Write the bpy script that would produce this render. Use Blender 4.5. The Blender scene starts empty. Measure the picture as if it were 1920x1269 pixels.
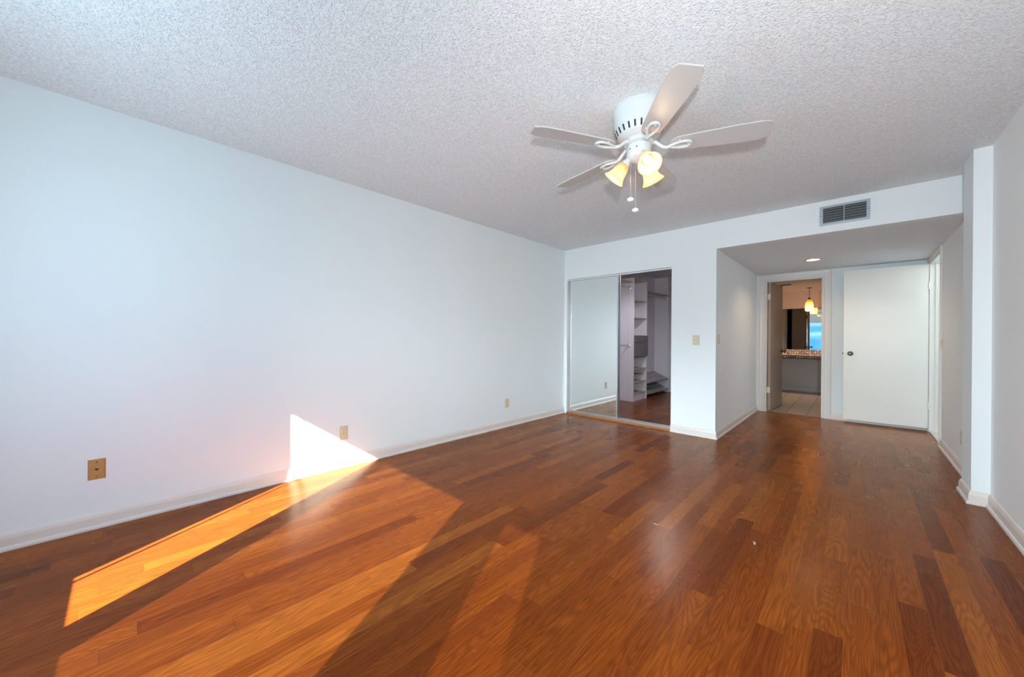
import bpy, bmesh, math, random
from mathutils import Vector, Matrix

# ------------------------------------------------------------------ camera, world, sun, exposure
S = bpy.context.scene
C = S.collection
random.seed(7)

cam_d = bpy.data.cameras.new('camera')
cam = bpy.data.objects.new('camera', cam_d)
C.objects.link(cam)
S.camera = cam
YAW, PITCH, ROLL, FPX = math.radians(43.1574), math.radians(-0.0331), math.radians(0.4267), 685.58
cam_d.sensor_fit = 'HORIZONTAL'
cam_d.sensor_width = 36.0
cam_d.lens = FPX / 1920 * 36.0
cam_d.clip_start = 0.02
_F = Vector((-math.sin(YAW) * math.cos(PITCH), math.cos(YAW) * math.cos(PITCH), math.sin(PITCH)))
_R = Vector((math.cos(YAW), math.sin(YAW), 0))
_U = _R.cross(_F)
_R2 = _R * math.cos(ROLL) + _U * math.sin(ROLL)
_U2 = -_R * math.sin(ROLL) + _U * math.cos(ROLL)
_m = Matrix((_R2, _U2, -_F)).transposed().to_4x4()
_m.translation = Vector((3.1983, 0.0, 1.115))
cam.matrix_world = _m

S.view_settings.view_transform = 'Standard'
S.view_settings.look = 'None'
S.view_settings.exposure = 0.95
S.view_settings.gamma = 1.0
S.view_settings.use_curve_mapping = False
S.cycles.max_bounces = 12
S.cycles.diffuse_bounces = 8
S.cycles.transparent_max_bounces = 12
S.cycles.sample_clamp_indirect = 6.0
S.cycles.use_denoising = True

SUN_DIR = Vector((-0.56, 1.0, -0.735)).normalized()      # the way the sunlight travels
SKY_STRENGTH = 8.4
SUN_STRENGTH = 27.0
LAMP_WATTS = 1.3
FLASH_WATTS = 108.0
SEA_COLOR = (0.64, 0.98, 1.16)
HAZE_COLOR = (4.9, 6.0, 6.4)
HAZE_LOBE = (2.0, 22.0, 10.0, 11.0)          # azimuth, spread, elevation, spread (degrees)
GLITTER_COLOR = (0.10, 0.10, 0.10)
GLITTER_LOBE = (4.0, 30.0, -22.0, 9.0)
MIRROR_BLUE_LOBE = (-3.0, 7.0, 1.0, 5.0)           # deeper blue added to the sky where the bathroom mirror reflects it

world = bpy.data.worlds.new('coast_sky')
S.world = world
world.use_nodes = True
wt = world.node_tree
wt.nodes.clear()


class NT:
    """small helper to write node graphs"""
    def __init__(s, tree):
        s.t = tree

    def n(s, kind, **kw):
        nd = s.t.nodes.new(kind)
        for k, v in kw.items():
            setattr(nd, k, v)
        return nd

    def put(s, sock, v):
        if isinstance(v, bpy.types.NodeSocket):
            s.t.links.new(v, sock)
        elif isinstance(v, (tuple, list)) and sock.type == 'RGBA' and len(v) == 3:
            sock.default_value = (*v, 1)
        else:
            sock.default_value = v

    def math(s, op, a, b=0.0, c=0.0, clamp=False):
        nd = s.n('ShaderNodeMath', operation=op, use_clamp=clamp)
        s.put(nd.inputs[0], a)
        s.put(nd.inputs[1], b)
        s.put(nd.inputs[2], c)
        return nd.outputs[0]

    def mix(s, fac, a, b, mode='MIX'):
        nd = s.n('ShaderNodeMix', data_type='RGBA', blend_type=mode)
        s.put(nd.inputs[0], fac)
        s.put(nd.inputs[6], a)
        s.put(nd.inputs[7], b)
        return nd.outputs[2]

    def ramp(s, fac, stops, interp='LINEAR'):
        nd = s.n('ShaderNodeValToRGB')
        cr = nd.color_ramp
        cr.interpolation = interp
        while len(cr.elements) < len(stops):
            cr.elements.new(0.5)
        for e, (p, col) in zip(cr.elements, stops):
            e.position = p
            e.color = (*col, 1) if len(col) == 3 else col
        s.put(nd.inputs[0], fac)
        return nd.outputs[0]

    def noise(s, vec, scale, detail=2.0, rough=0.5, dist=0.0):
        nd = s.n('ShaderNodeTexNoise')
        s.put(nd.inputs['Vector'], vec)
        nd.inputs['Scale'].default_value = scale
        nd.inputs['Detail'].default_value = detail
        nd.inputs['Roughness'].default_value = rough
        nd.inputs['Distortion'].default_value = dist
        return nd.outputs['Fac']

    def comb(s, x, y, z):
        nd = s.n('ShaderNodeCombineXYZ')
        for i, v in enumerate((x, y, z)):
            s.put(nd.inputs[i], v)
        return nd.outputs[0]

    def white(s, vec):
        nd = s.n('ShaderNodeTexWhiteNoise', noise_dimensions='3D')
        s.put(nd.inputs['Vector'], vec)
        return nd.outputs['Value']

    def bump(s, height, strength, distance):
        nd = s.n('ShaderNodeBump')
        nd.inputs['Strength'].default_value = strength
        nd.inputs['Distance'].default_value = distance
        s.put(nd.inputs['Height'], height)
        return nd.outputs['Normal']


w = NT(wt)
tc = w.n('ShaderNodeTexCoord')
sep = w.n('ShaderNodeSeparateXYZ')
wt.links.new(tc.outputs['Generated'], sep.inputs[0])
dx, dy, dz = sep.outputs
up = w.math('MAXIMUM', dz, 0.0)
sky = w.ramp(up, [(0.0, (0.42, 0.74, 1.0)), (0.25, (0.20, 0.52, 1.0)), (0.8, (0.10, 0.32, 0.85))])
den = w.math('ADD', up, 0.12)
cv = w.comb(w.math('DIVIDE', dx, den), w.math('DIVIDE', dy, den), 0.0)
cl = w.ramp(w.noise(cv, 1.1, 5.0, 0.6), [(0.42, (0, 0, 0)), (0.66, (1, 1, 1))])
sky = w.mix(cl, sky, (1.0, 1.02, 1.05))
# the sea below the horizon; a bright hazy band along the horizon and a path of sun glitter on the water
el = w.math('ARCSINE', dz)
azm = w.math('ARCTAN2', dx, w.math('MULTIPLY', dy, -1.0))       # 0 = straight out of the window


def lobe(az0, azw, el0, elw):
    a_ = w.math('DIVIDE', w.math('SUBTRACT', azm, math.radians(az0)), math.radians(azw))
    e_ = w.math('DIVIDE', w.math('SUBTRACT', el, math.radians(el0)), math.radians(elw))
    q = w.math('ADD', w.math('MULTIPLY', a_, a_), w.math('MULTIPLY', e_, e_))
    return w.math('EXPONENT', w.math('MULTIPLY', q, -1.0))


isup = w.math('MULTIPLY', w.math('ADD', dz, 0.004), 120.0, clamp=True)
col = w.mix(isup, SEA_COLOR, sky)
haze = w.mix(1.0, HAZE_COLOR, lobe(*HAZE_LOBE), 'MULTIPLY')
glit = w.mix(1.0, GLITTER_COLOR, lobe(*GLITTER_LOBE), 'MULTIPLY')
col = w.mix(1.0, col, haze, 'ADD')
mirror_blue = w.math('MULTIPLY', lobe(*MIRROR_BLUE_LOBE), 1.6, clamp=True)
col = w.mix(mirror_blue, col, w.mix(cl, (0.06, 0.27, 0.50), (0.26, 0.48, 0.58)))
col = w.mix(1.0, col, glit, 'ADD')
bg = w.n('ShaderNodeBackground')
wt.links.new(col, bg.inputs['Color'])
bg.inputs['Strength'].default_value = SKY_STRENGTH
wo = w.n('ShaderNodeOutputWorld')
wt.links.new(bg.outputs[0], wo.inputs['Surface'])

sun_d = bpy.data.lights.new('sun', 'SUN')
sun_d.energy = SUN_STRENGTH
sun_d.angle = math.radians(0.45)
sun_d.color = (1.0, 0.93, 0.82)
sun = bpy.data.objects.new('sun', sun_d)
C.objects.link(sun)
sun.rotation_euler = SUN_DIR.to_track_quat('-Z', 'Y').to_euler()
sun.location = (6, -6, 6)

# the photographer's flash beside the camera: it throws the fan's shadow on the ceiling
fl_d = bpy.data.lights.new('camera_flash', 'SPOT')
fl_d.energy = FLASH_WATTS
fl_d.color = (0.93, 0.97, 1.0)
fl_d.shadow_soft_size = 0.035
fl_d.spot_size = math.radians(140)
fl_d.spot_blend = 1.0
fl = bpy.data.objects.new('camera_flash', fl_d)
C.objects.link(fl)
fl.location = (3.33, -0.14, 1.30)
fl.rotation_euler = Vector((-0.20, 0.975, -0.05)).to_track_quat('-Z', 'Y').to_euler()

# window light portal (only tells the renderer where daylight enters)
YW = -0.96
WX0, WX1, WZ0, WZ1 = 1.050, 3.388, 0.60, 1.915
por_d = bpy.data.lights.new('window_portal', 'AREA')
por_d.shape = 'RECTANGLE'
por_d.size = WX1 - WX0
por_d.size_y = WZ1 - WZ0
por_d.cycles.is_portal = True
por = bpy.data.objects.new('window_portal', por_d)
C.objects.link(por)
por.location = ((WX0 + WX1) / 2, YW - 0.055, (WZ0 + WZ1) / 2)
por.rotation_euler = (math.radians(90), 0, 0)

# ------------------------------------------------------------------ measures (metres)
H, HH = 2.44, 2.138            # bedroom ceiling, hall ceiling
D, D2 = 4.56, 6.911            # closet wall, end wall of the hall
XH, W = 2.06, 3.871            # hall's left wall, right wall
M = 10.25                      # bathroom end wall
BH = 2.205                     # bathroom ceiling
CY1 = 7.97                     # closet end wall

# ------------------------------------------------------------------ materials


def mat(name):
    m = bpy.data.materials.new(name)
    m.use_nodes = True
    t = m.node_tree
    b = t.nodes['Principled BSDF']
    return m, NT(t), b


def plain(name, col, rough=0.5, metal=0.0, spec=0.5, noise=0.0, nscale=30.0):
    m, g, b = mat(name)
    b.inputs['Roughness'].default_value = rough
    b.inputs['Metallic'].default_value = metal
    b.inputs['Specular IOR Level'].default_value = spec
    if noise:
        tcn = g.n('ShaderNodeTexCoord')
        f = g.noise(tcn.outputs['Object'], nscale, 3.0)
        c2 = tuple(min(1.0, c * (1 + noise)) for c in col)
        c1 = tuple(c * (1 - noise) for c in col)
        g.put(b.inputs['Base Color'], g.mix(f, c1, c2))
    else:
        b.inputs['Base Color'].default_value = (*col, 1)
    return m


def wall_paint(name, col, rough=0.55):
    m, g, b = mat(name)
    tcn = g.n('ShaderNodeTexCoord')
    o = tcn.outputs['Object']
    f = g.noise(o, 1.3, 3.0)
    g.put(b.inputs['Base Color'], g.mix(f, tuple(c * 0.975 for c in col), tuple(min(1, c * 1.02) for c in col)))
    b.inputs['Roughness'].default_value = rough
    b.inputs['Specular IOR Level'].default_value = 0.35
    g.put(b.inputs['Normal'], g.bump(g.noise(o, 260.0, 2.0), 0.05, 0.002))
    return m


def popcorn(name, col):
    m, g, b = mat(name)
    tcn = g.n('ShaderNodeTexCoord')
    o = tcn.outputs['Object']
    a = g.noise(o, 115.0, 3.0, 0.55)
    v = g.n('ShaderNodeTexVoronoi', feature='F1')
    g.put(v.inputs['Vector'], o)
    v.inputs['Scale'].default_value = 125.0
    sc = g.n('ShaderNodeSeparateColor')
    g.put(sc.inputs[0], v.outputs['Color'])
    lump = g.ramp(v.outputs['Distance'], [(0.0, (1, 1, 1)), (0.28, (0.75, 0.75, 0.75)), (0.62, (0, 0, 0))], 'EASE')
    h = g.math('ADD', g.math('MULTIPLY', lump, sc.outputs[0]), g.math('MULTIPLY', a, 0.55))
    g.put(b.inputs['Normal'], g.bump(h, 1.0, 0.0030))
    f = g.ramp(a, [(0.35, tuple(c * 0.88 for c in col)), (0.66, tuple(min(1, c * 1.08) for c in col))])  # higher grain lighter, lower darker: lighting of the bumps put into the colour
    g.put(b.inputs['Base Color'], f)
    b.inputs['Roughness'].default_value = 0.8
    b.inputs['Specular IOR Level'].default_value = 0.4
    return m


def oak_floor(name):
    m, g, b = mat(name)
    tcn = g.n('ShaderNodeTexCoord')
    sp = g.n('ShaderNodeSeparateXYZ')
    g.put(sp.inputs[0], tcn.outputs['Object'])
    x, y = sp.outputs[0], sp.outputs[1]
    PW = 0.0835
    u = g.math('DIVIDE', x, PW)
    row = g.math('FLOOR', u)
    uf = g.math('FRACT', u)
    r1 = g.white(g.comb(row, 3.7, 1.0))
    r2 = g.white(g.comb(row, 9.1, 5.0))
    ln = g.math('MULTIPLY_ADD', r1, 0.65, 0.60)
    yy = g.math('DIVIDE', g.math('ADD', y, g.math('MULTIPLY', r2, 7.0)), ln)
    brd = g.math('FLOOR', yy)
    yf = g.math('FRACT', yy)
    rid = g.white(g.comb(row, brd, 0.5))
    rid2 = g.white(g.comb(row, brd, 7.5))
    # broad plain-sawn figure: contour lines of a stretched noise, different in every board
    fx = g.math('MULTIPLY_ADD', rid, 60.0, g.math('MULTIPLY', x, 11.0))
    fy = g.math('MULTIPLY_ADD', rid2, 40.0, g.math('MULTIPLY', y, 1.15))
    fig = g.noise(g.comb(fx, fy, g.math('MULTIPLY', rid, 20.0)), 1.0, 1.5, 0.45)
    ring = g.math('MULTIPLY_ADD', g.math('SINE', g.math('MULTIPLY', fig, g.math('MULTIPLY_ADD', rid2, 120.0, 90.0))), 0.5, 0.5)
    ring = g.math('POWER', ring, 1.6)
    pore = g.noise(g.comb(g.math('MULTIPLY', x, 330.0), g.math('MULTIPLY', y, 6.0), rid), 1.0, 3.0, 0.65)
    mid = g.noise(g.comb(g.math('MULTIPLY_ADD', x, 38.0, g.math('MULTIPLY', rid, 31.0)), g.math('MULTIPLY', y, 1.4), rid2), 1.0, 3.0, 0.55)
    tone = g.ramp(rid, [(0.0, (0.155, 0.030, 0.0045)), (0.12, (0.215, 0.047, 0.0058)), (0.5, (0.258, 0.060, 0.0065)),
                        (0.85, (0.300, 0.075, 0.0080)), (1.0, (0.365, 0.103, 0.0120))])
    dark = g.mix(1.0, tone, (0.46, 0.36, 0.30), 'MULTIPLY')
    f1 = g.math('MULTIPLY', ring, 0.50)
    c = g.mix(f1, tone, dark)
    c = g.mix(g.math('MULTIPLY', g.ramp(mid, [(0.35, (0, 0, 0)), (0.7, (1, 1, 1))]), 0.30), c, dark)
    c = g.mix(g.math('MULTIPLY', g.ramp(pore, [(0.47, (0, 0, 0)), (0.66, (1, 1, 1))]), 0.78), c, dark)
    # joints
    ex = g.math('MULTIPLY', g.math('MINIMUM', uf, g.math('SUBTRACT', 1.0, uf)), PW)
    ey = g.math('MULTIPLY', g.math('MINIMUM', yf, g.math('SUBTRACT', 1.0, yf)), ln)
    sx = g.math('LESS_THAN', ex, 0.0007)
    sy = g.math('LESS_THAN', ey, 0.0008)
    seam = g.math('MAXIMUM', sx, sy)
    pale = g.white(g.comb(row, brd, 33.0))
    seamcol = g.mix(g.math('GREATER_THAN', pale, 0.80), (0.05, 0.014, 0.004), (0.38, 0.16, 0.06))
    c = g.mix(g.math('MULTIPLY', seam, 0.65), c, seamcol)
    # satin varnish with an amber cast, a little worn, over the stained oak
    t = g.t
    t.nodes.remove(b)
    wear = g.noise(tcn.outputs['Object'], 2.2, 3.0)
    edge = g.math('MINIMUM', g.math('DIVIDE', ex, 0.003), g.math('DIVIDE', ey, 0.003))
    edge = g.math('MINIMUM', edge, 1.0)
    hgt = g.math('ADD', g.math('MULTIPLY', edge, 0.6), g.math('ADD', g.math('MULTIPLY', ring, -0.02), g.math('MULTIPLY', pore, -0.15)))
    nrm = g.bump(hgt, 0.07, 0.0012)
    di = g.n('ShaderNodeBsdfDiffuse')
    g.put(di.inputs['Color'], c)
    g.put(di.inputs['Normal'], nrm)
    gs = g.n('ShaderNodeBsdfGlossy')
    gs.inputs['Color'].default_value = (0.95, 0.82, 0.70, 1)
    g.put(gs.inputs['Roughness'], g.math('MULTIPLY_ADD', wear, 0.10, 0.22))
    g.put(gs.inputs['Normal'], nrm)
    fr = g.n('ShaderNodeFresnel')
    fr.inputs['IOR'].default_value = 1.24
    mx = g.n('ShaderNodeMixShader')
    g.put(mx.inputs[0], fr.outputs[0])
    t.links.new(di.outputs[0], mx.inputs[1])
    t.links.new(gs.outputs[0], mx.inputs[2])
    t.links.new(mx.outputs[0], t.nodes['Material Output'].inputs['Surface'])
    return m


def tile_floor(name):
    m, g, b = mat(name)
    tcn = g.n('ShaderNodeTexCoord')
    sp = g.n('ShaderNodeSeparateXYZ')
    g.put(sp.inputs[0], tcn.outputs['Object'])
    u = g.math('FRACT', g.math('DIVIDE', g.math('SUBTRACT', sp.outputs[0], 0.05), 0.25))
    v = g.math('FRACT', g.math('DIVIDE', sp.outputs[1], 0.75))
    s1 = g.math('LESS_THAN', g.math('ABSOLUTE', g.math('SUBTRACT', u, 0.5)), 0.018)
    s2 = g.math('LESS_THAN', g.math('ABSOLUTE', g.math('SUBTRACT', v, 0.5)), 0.0015)
    s = g.math('MAXIMUM', s1, s2)
    n = g.noise(tcn.outputs['Object'], 6.0, 4.0)
    c = g.mix(n, (0.44, 0.36, 0.29), (0.52, 0.44, 0.36))
    g.put(b.inputs['Base Color'], g.mix(s, c, (0.07, 0.045, 0.03)))
    b.inputs['Roughness'].default_value = 0.35
    return m


def small_tile(name):
    m, g, b = mat(name)
    tcn = g.n('ShaderNodeTexCoord')
    sp = g.n('ShaderNodeSeparateXYZ')
    g.put(sp.inputs[0], tcn.outputs['Object'])
    k = 1 / 0.043
    cs = [g.math('MULTIPLY', o, k) for o in sp.outputs]
    fr = [g.math('ABSOLUTE', g.math('SUBTRACT', g.math('FRACT', c), 0.5)) for c in cs]
    s = g.math('MAXIMUM', g.math('GREATER_THAN', fr[0], 0.40), g.math('GREATER_THAN', fr[2], 0.40))
    fl = [g.math('FLOOR', c) for c in cs]
    r = g.white(g.comb(*fl))
    c = g.ramp(r, [(0.0, (0.30, 0.19, 0.13)), (0.5, (0.48, 0.36, 0.28)), (1.0, (0.72, 0.64, 0.57))])
    g.put(b.inputs['Base Color'], g.mix(s, c, (0.13, 0.06, 0.04)))
    b.inputs['Roughness'].default_value = 0.18
    return m


def melamine(name):
    """grey-white closet panel with two lines of shelf peg holes"""
    m, g, b = mat(name)
    tcn = g.n('ShaderNodeTexCoord')
    sp = g.n('ShaderNodeSeparateXYZ')
    g.put(sp.inputs[0], tcn.outputs['Object'])
    x, z = sp.outputs[0], sp.outputs[2]
    vz = g.math('SUBTRACT', g.math('FRACT', g.math('DIVIDE', z, 0.032)), 0.5)
    vz = g.math('MULTIPLY', vz, 0.032)
    hole = None
    for hx in (0.06, 0.265):
        d = g.math('SUBTRACT', x, hx)
        r = g.math('SQRT', g.math('ADD', g.math('MULTIPLY', d, d), g.math('MULTIPLY', vz, vz)))
        h = g.math('LESS_THAN', r, 0.0045)
        hole = h if hole is None else g.math('MAXIMUM', hole, h)
    g.put(b.inputs['Base Color'], g.mix(hole, (0.78, 0.77, 0.82), (0.34, 0.33, 0.34)))
    b.inputs['Roughness'].default_value = 0.45
    return m


def mirror_mat(name, col=(0.86, 0.91, 0.90)):
    m, g, b = mat(name)
    b.inputs['Base Color'].default_value = (*col, 1)
    b.inputs['Metallic'].default_value = 1.0
    b.inputs['Roughness'].default_value = 0.015
    return m


def glass_pane(name, tint):
    m = bpy.data.materials.new(name)
    m.use_nodes = True
    t = m.node_tree
    t.nodes.clear()
    g = NT(t)
    tr = g.n('ShaderNodeBsdfTransparent')
    tr.inputs[0].default_value = (*tint, 1)
    gl_ = g.n('ShaderNodeBsdfGlossy')
    gl_.inputs['Roughness'].default_value = 0.02
    mx = g.n('ShaderNodeMixShader')
    mx.inputs[0].default_value = 0.06
    t.links.new(tr.outputs[0], mx.inputs[1])
    t.links.new(gl_.outputs[0], mx.inputs[2])
    o = g.n('ShaderNodeOutputMaterial')
    t.links.new(mx.outputs[0], o.inputs[0])
    return m


def lamp_glass(name, col, trans, clear):
    """marbled translucent lamp glass"""
    m = bpy.data.materials.new(name)
    m.use_nodes = True
    t = m.node_tree
    t.nodes.clear()
    g = NT(t)
    tcn = g.n('ShaderNodeTexCoord')
    f = g.noise(tcn.outputs['Object'], 22.0, 3.0, 0.6, 1.2)
    c = g.mix(f, tuple(v * 0.80 for v in col), col)
    di = g.n('ShaderNodeBsdfPrincipled')
    g.put(di.inputs['Base Color'], c)
    di.inputs['Roughness'].default_value = 0.2
    tl = g.n('ShaderNodeBsdfTranslucent')
    g.put(tl.inputs[0], c)
    tr = g.n('ShaderNodeBsdfTransparent')
    g.put(tr.inputs[0], c)
    m1 = g.n('ShaderNodeMixShader')
    m1.inputs[0].default_value = trans
    t.links.new(di.outputs[0], m1.inputs[1])
    t.links.new(tl.outputs[0], m1.inputs[2])
    m2 = g.n('ShaderNodeMixShader')
    m2.inputs[0].default_value = clear
    t.links.new(m1.outputs[0], m2.inputs[1])
    t.links.new(tr.outputs[0], m2.inputs[2])
    o = g.n('ShaderNodeOutputMaterial')
    t.links.new(m2.outputs[0], o.inputs[0])
    return m


def glow(name, col, strength):
    m, g, b = mat(name)
    b.inputs['Base Color'].default_value = (*col, 1)
    b.inputs['Emission Color'].default_value = (*col, 1)
    b.inputs['Emission Strength'].default_value = strength
    return m


M_WALL = wall_paint('wall_paint_white', (0.82, 0.87, 0.88))
M_HALL = wall_paint('wall_paint_hall', (0.87, 0.88, 0.87))
M_CLOSETWALL = wall_paint('wall_paint_closet', (0.74, 0.72, 0.76))
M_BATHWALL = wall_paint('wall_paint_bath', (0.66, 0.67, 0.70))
M_CEIL = popcorn('popcorn_ceiling', (0.83, 0.855, 0.87))
M_FLOOR = oak_floor('oak_planks')
M_TILE = tile_floor('beige_floor_tile')
M_SMALLTILE = small_tile('small_counter_tile')
M_TRIM = plain('trim_paint_cream', (0.74, 0.68, 0.63), 0.35)
M_CASING = plain('casing_paint', (0.76, 0.72, 0.68), 0.35)
M_DOOR = plain('door_paint_ivory', (0.83, 0.81, 0.73), 0.30, noise=0.03, nscale=2.0)
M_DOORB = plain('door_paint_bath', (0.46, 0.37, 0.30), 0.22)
M_ALU = plain('brushed_aluminium', (0.72, 0.76, 0.80), 0.30, 1.0)
M_DARKALU = plain('track_shadow', (0.10, 0.11, 0.12), 0.5, 0.5)
M_WOODSTRIP = plain('oak_strip', (0.36, 0.15, 0.045), 0.35, noise=0.2, nscale=40)
M_MIRROR = mirror_mat('door_mirror')
M_BMIRROR = mirror_mat('bath_mirror', (0.80, 0.82, 0.82))
M_FANWHITE = plain('fan_white_enamel', (0.63, 0.67, 0.67), 0.25)
M_BLADE = plain('fan_blade_white', (0.52, 0.51, 0.50), 0.40)
M_DARK = plain('dark_recess', (0.015, 0.014, 0.013), 0.7)
M_STEEL = plain('steel_chain', (0.75, 0.72, 0.66), 0.3, 1.0)
M_BRONZE = plain('antique_brass', (0.20, 0.17, 0.13), 0.30, 1.0)
M_ALMOND = plain('almond_plastic', (0.68, 0.58, 0.38), 0.35)
M_WOODPLATE = plain('tan_plate', (0.50, 0.27, 0.09), 0.4, noise=0.12, nscale=40)
M_IVORY = plain('ivory_plastic', (0.72, 0.66, 0.48), 0.35)
M_VENT = plain('vent_blue_grey_metal', (0.46, 0.53, 0.60), 0.35, 0.55)
M_VENTBLADE = plain('vent_blade_metal', (0.30, 0.33, 0.34), 0.4, 0.6)
M_MELA = melamine('melamine_panel')
M_SHELF = plain('melamine_shelf_tan', (0.52, 0.42, 0.33), 0.45)
M_DRAWER = plain('drawer_grey', (0.17, 0.155, 0.15), 0.4)
M_CHROME = plain('chrome', (0.80, 0.80, 0.80), 0.15, 1.0)
M_RACK = plain('shoe_rack_grey', (0.36, 0.35, 0.35), 0.5)
M_STONE = plain('threshold_marble', (0.55, 0.45, 0.36), 0.3, noise=0.1, nscale=15)
M_FRAME = plain('window_frame_white', (0.75, 0.76, 0.77), 0.35)
M_GLASS = glass_pane('clear_glass', (0.96, 0.98, 0.98))
M_TINT = glass_pane('tinted_glass', (0.40, 0.415, 0.43))
M_TINT2 = glass_pane('darker_glass', (0.28, 0.29, 0.30))
M_SHADE = lamp_glass('amber_marble_glass', (0.74, 0.60, 0.44), 0.62, 0.08)
M_PSHADE = lamp_glass('amber_pendant_glass', (0.72, 0.47, 0.20), 0.60, 0.22)
M_BULB = glow('bulb_glow', (1.0, 0.80, 0.52), 3.0)
M_DLENS = glow('downlight_lens', (1.0, 0.72, 0.36), 2.2)
M_DRIM = plain('brass_rim', (0.62, 0.40, 0.18), 0.3, 0.8)
M_PULL = plain('white_pull', (0.90, 0.90, 0.92), 0.3)
M_THREAD = plain('white_thread', (0.85, 0.83, 0.82), 0.7)

# ------------------------------------------------------------------ mesh helpers


def box(bm, x0, x1, y0, y1, z0, z1):
    vs = [bm.verts.new((x, y, z)) for x in (x0, x1) for y in (y0, y1) for z in (z0, z1)]
    for f in ((0, 1, 3, 2), (4, 6, 7, 5), (0, 4, 5, 1), (2, 3, 7, 6), (0, 2, 6, 4), (1, 5, 7, 3)):
        bm.faces.new([vs[i] for i in f])


def bevel(bm, w, seg=2):
    es = [e for e in bm.edges if len(e.link_faces) == 2 and e.calc_face_angle(0) > 0.5]
    bmesh.ops.bevel(bm, geom=es, offset=w, segments=seg, affect='EDGES', clamp_overlap=True)


def bx(*a, bev=0.0):
    bm = bmesh.new()
    box(bm, *a)
    if bev:
        bmesh.ops.recalc_face_normals(bm, faces=bm.faces)
        bevel(bm, bev)
    return bm


def lathe(bm, prof, seg=32, mtx=None, cap=False):
    """profile of (r, z) revolved about z"""
    rings = []
    for r, z in prof:
        ring = []
        for k in range(seg):
            a = 2 * math.pi * k / seg
            p = Vector((r * math.cos(a), r * math.sin(a), z))
            ring.append(bm.verts.new(mtx @ p if mtx else p))
        rings.append(ring)
    for a, b in zip(rings, rings[1:]):
        for k in range(seg):
            bm.faces.new((a[k], a[(k + 1) % seg], b[(k + 1) % seg], b[k]))
    if cap:
        bm.faces.new(rings[0][::-1])
        bm.faces.new(rings[-1])


def tube(bm, pts, rad, seg=10, closed=False):
    pts = [Vector(p) for p in pts]
    n = len(pts)
    rads = rad if isinstance(rad, (list, tuple)) else [rad] * n
    rings = []
    up_ = Vector((0, 0, 1))
    for i, p in enumerate(pts):
        if closed:
            t = pts[(i + 1) % n] - pts[i - 1]
        else:
            t = pts[min(i + 1, n - 1)] - pts[max(i - 1, 0)]
        t.normalize()
        ref = up_ if abs(t.dot(up_)) < 0.95 else Vector((1, 0, 0))
        a = t.cross(ref).normalized()
        b = t.cross(a).normalized()
        rings.append([bm.verts.new(p + (a * math.cos(2 * math.pi * k / seg) + b * math.sin(2 * math.pi * k / seg)) * rads[i]) for k in range(seg)])
    m_ = n if closed else n - 1
    for i in range(m_):
        A, B = rings[i], rings[(i + 1) % n]
        for k in range(seg):
            bm.faces.new((A[k], A[(k + 1) % seg], B[(k + 1) % seg], B[k]))
    if not closed:
        bm.faces.new(rings[0][::-1])
        bm.faces.new(rings[-1])


def sweep(bm, prof, path):
    """(out, z) profile swept along an XY path with mitred corners; out is to the right of travel"""
    P = [Vector((p[0], p[1])) for p in path]
    rings = []
    for i, p in enumerate(P):
        dirs = []
        if i > 0:
            dirs.append((P[i] - P[i - 1]).normalized())
        if i < len(P) - 1:
            dirs.append((P[i + 1] - P[i]).normalized())
        nrm = [Vector((d.y, -d.x)) for d in dirs]
        if len(nrm) == 2:
            mt = (nrm[0] + nrm[1]).normalized()
            mt = mt / mt.dot(nrm[0])
        else:
            mt = nrm[0]
        rings.append([bm.verts.new((p.x + mt.x * o, p.y + mt.y * o, z)) for o, z in prof])
    for A, B in zip(rings, rings[1:]):
        for k in range(len(prof)):
            k2 = (k + 1) % len(prof)
            bm.faces.new((A[k], A[k2], B[k2], B[k]))
    bm.faces.new(rings[0])
    bm.faces.new(rings[-1][::-1])


def obj(name, bm, m, parent=None, smooth=False, world=True):
    """link a bmesh as ONE mesh object; world=True: coordinates are world ones, moved to the parent's frame"""
    bmesh.ops.recalc_face_normals(bm, faces=bm.faces)
    me = bpy.data.meshes.new(name)
    bm.to_mesh(me)
    bm.free()
    o = bpy.data.objects.new(name, me)
    C.objects.link(o)
    me.materials.append(m)
    if parent is not None:
        o.parent = parent
        if world:
            off = Vector((0, 0, 0))
            q = parent
            while q is not None:
                off += Vector(q.location)
                q = q.parent
            me.transform(Matrix.Translation(-off))
    if smooth:
        for p in me.polygons:
            p.use_smooth = True
        try:
            me.set_sharp_from_angle(angle=math.radians(40))
        except AttributeError:
            pass
    return o


def tag(o, label, cat, group=None, kind=None):
    if label:
        o['label'] = label
    if cat:
        o['category'] = cat
    if group:
        o['group'] = group
    if kind:
        o['kind'] = kind
    return o


def thing(name, label, cat, loc, rot=(0, 0, 0), group=None, kind=None):
    o = bpy.data.objects.new(name, None)
    C.objects.link(o)
    o.location = loc
    o.rotation_euler = rot
    o.empty_display_size = 0.1
    return tag(o, label, cat, group, kind)


def struct(name, bm, m, label=None, cat=None):
    o = obj(name, bm, m)
    return tag(o, label, cat, kind='structure')


# ------------------------------------------------------------------ the shell
bm = bmesh.new()
box(bm, -0.12, W + 0.12, YW - 0.05, 6.95, -0.10, 0.0)
box(bm, -0.12, 1.80, 6.95, CY1 + 0.1, -0.10, 0.0)
box(bm, W + 0.12, 5.2, 5.2, 7.6, -0.10, 0.0)
struct('floor', bm, M_FLOOR, 'glossy red-brown oak plank floor', 'floor')

struct('floor_bathroom', bx(1.80, 3.60, 6.95, M + 0.1, -0.10, 0.0), M_TILE, 'beige tile floor beyond the bathroom doorway', 'floor')

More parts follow.
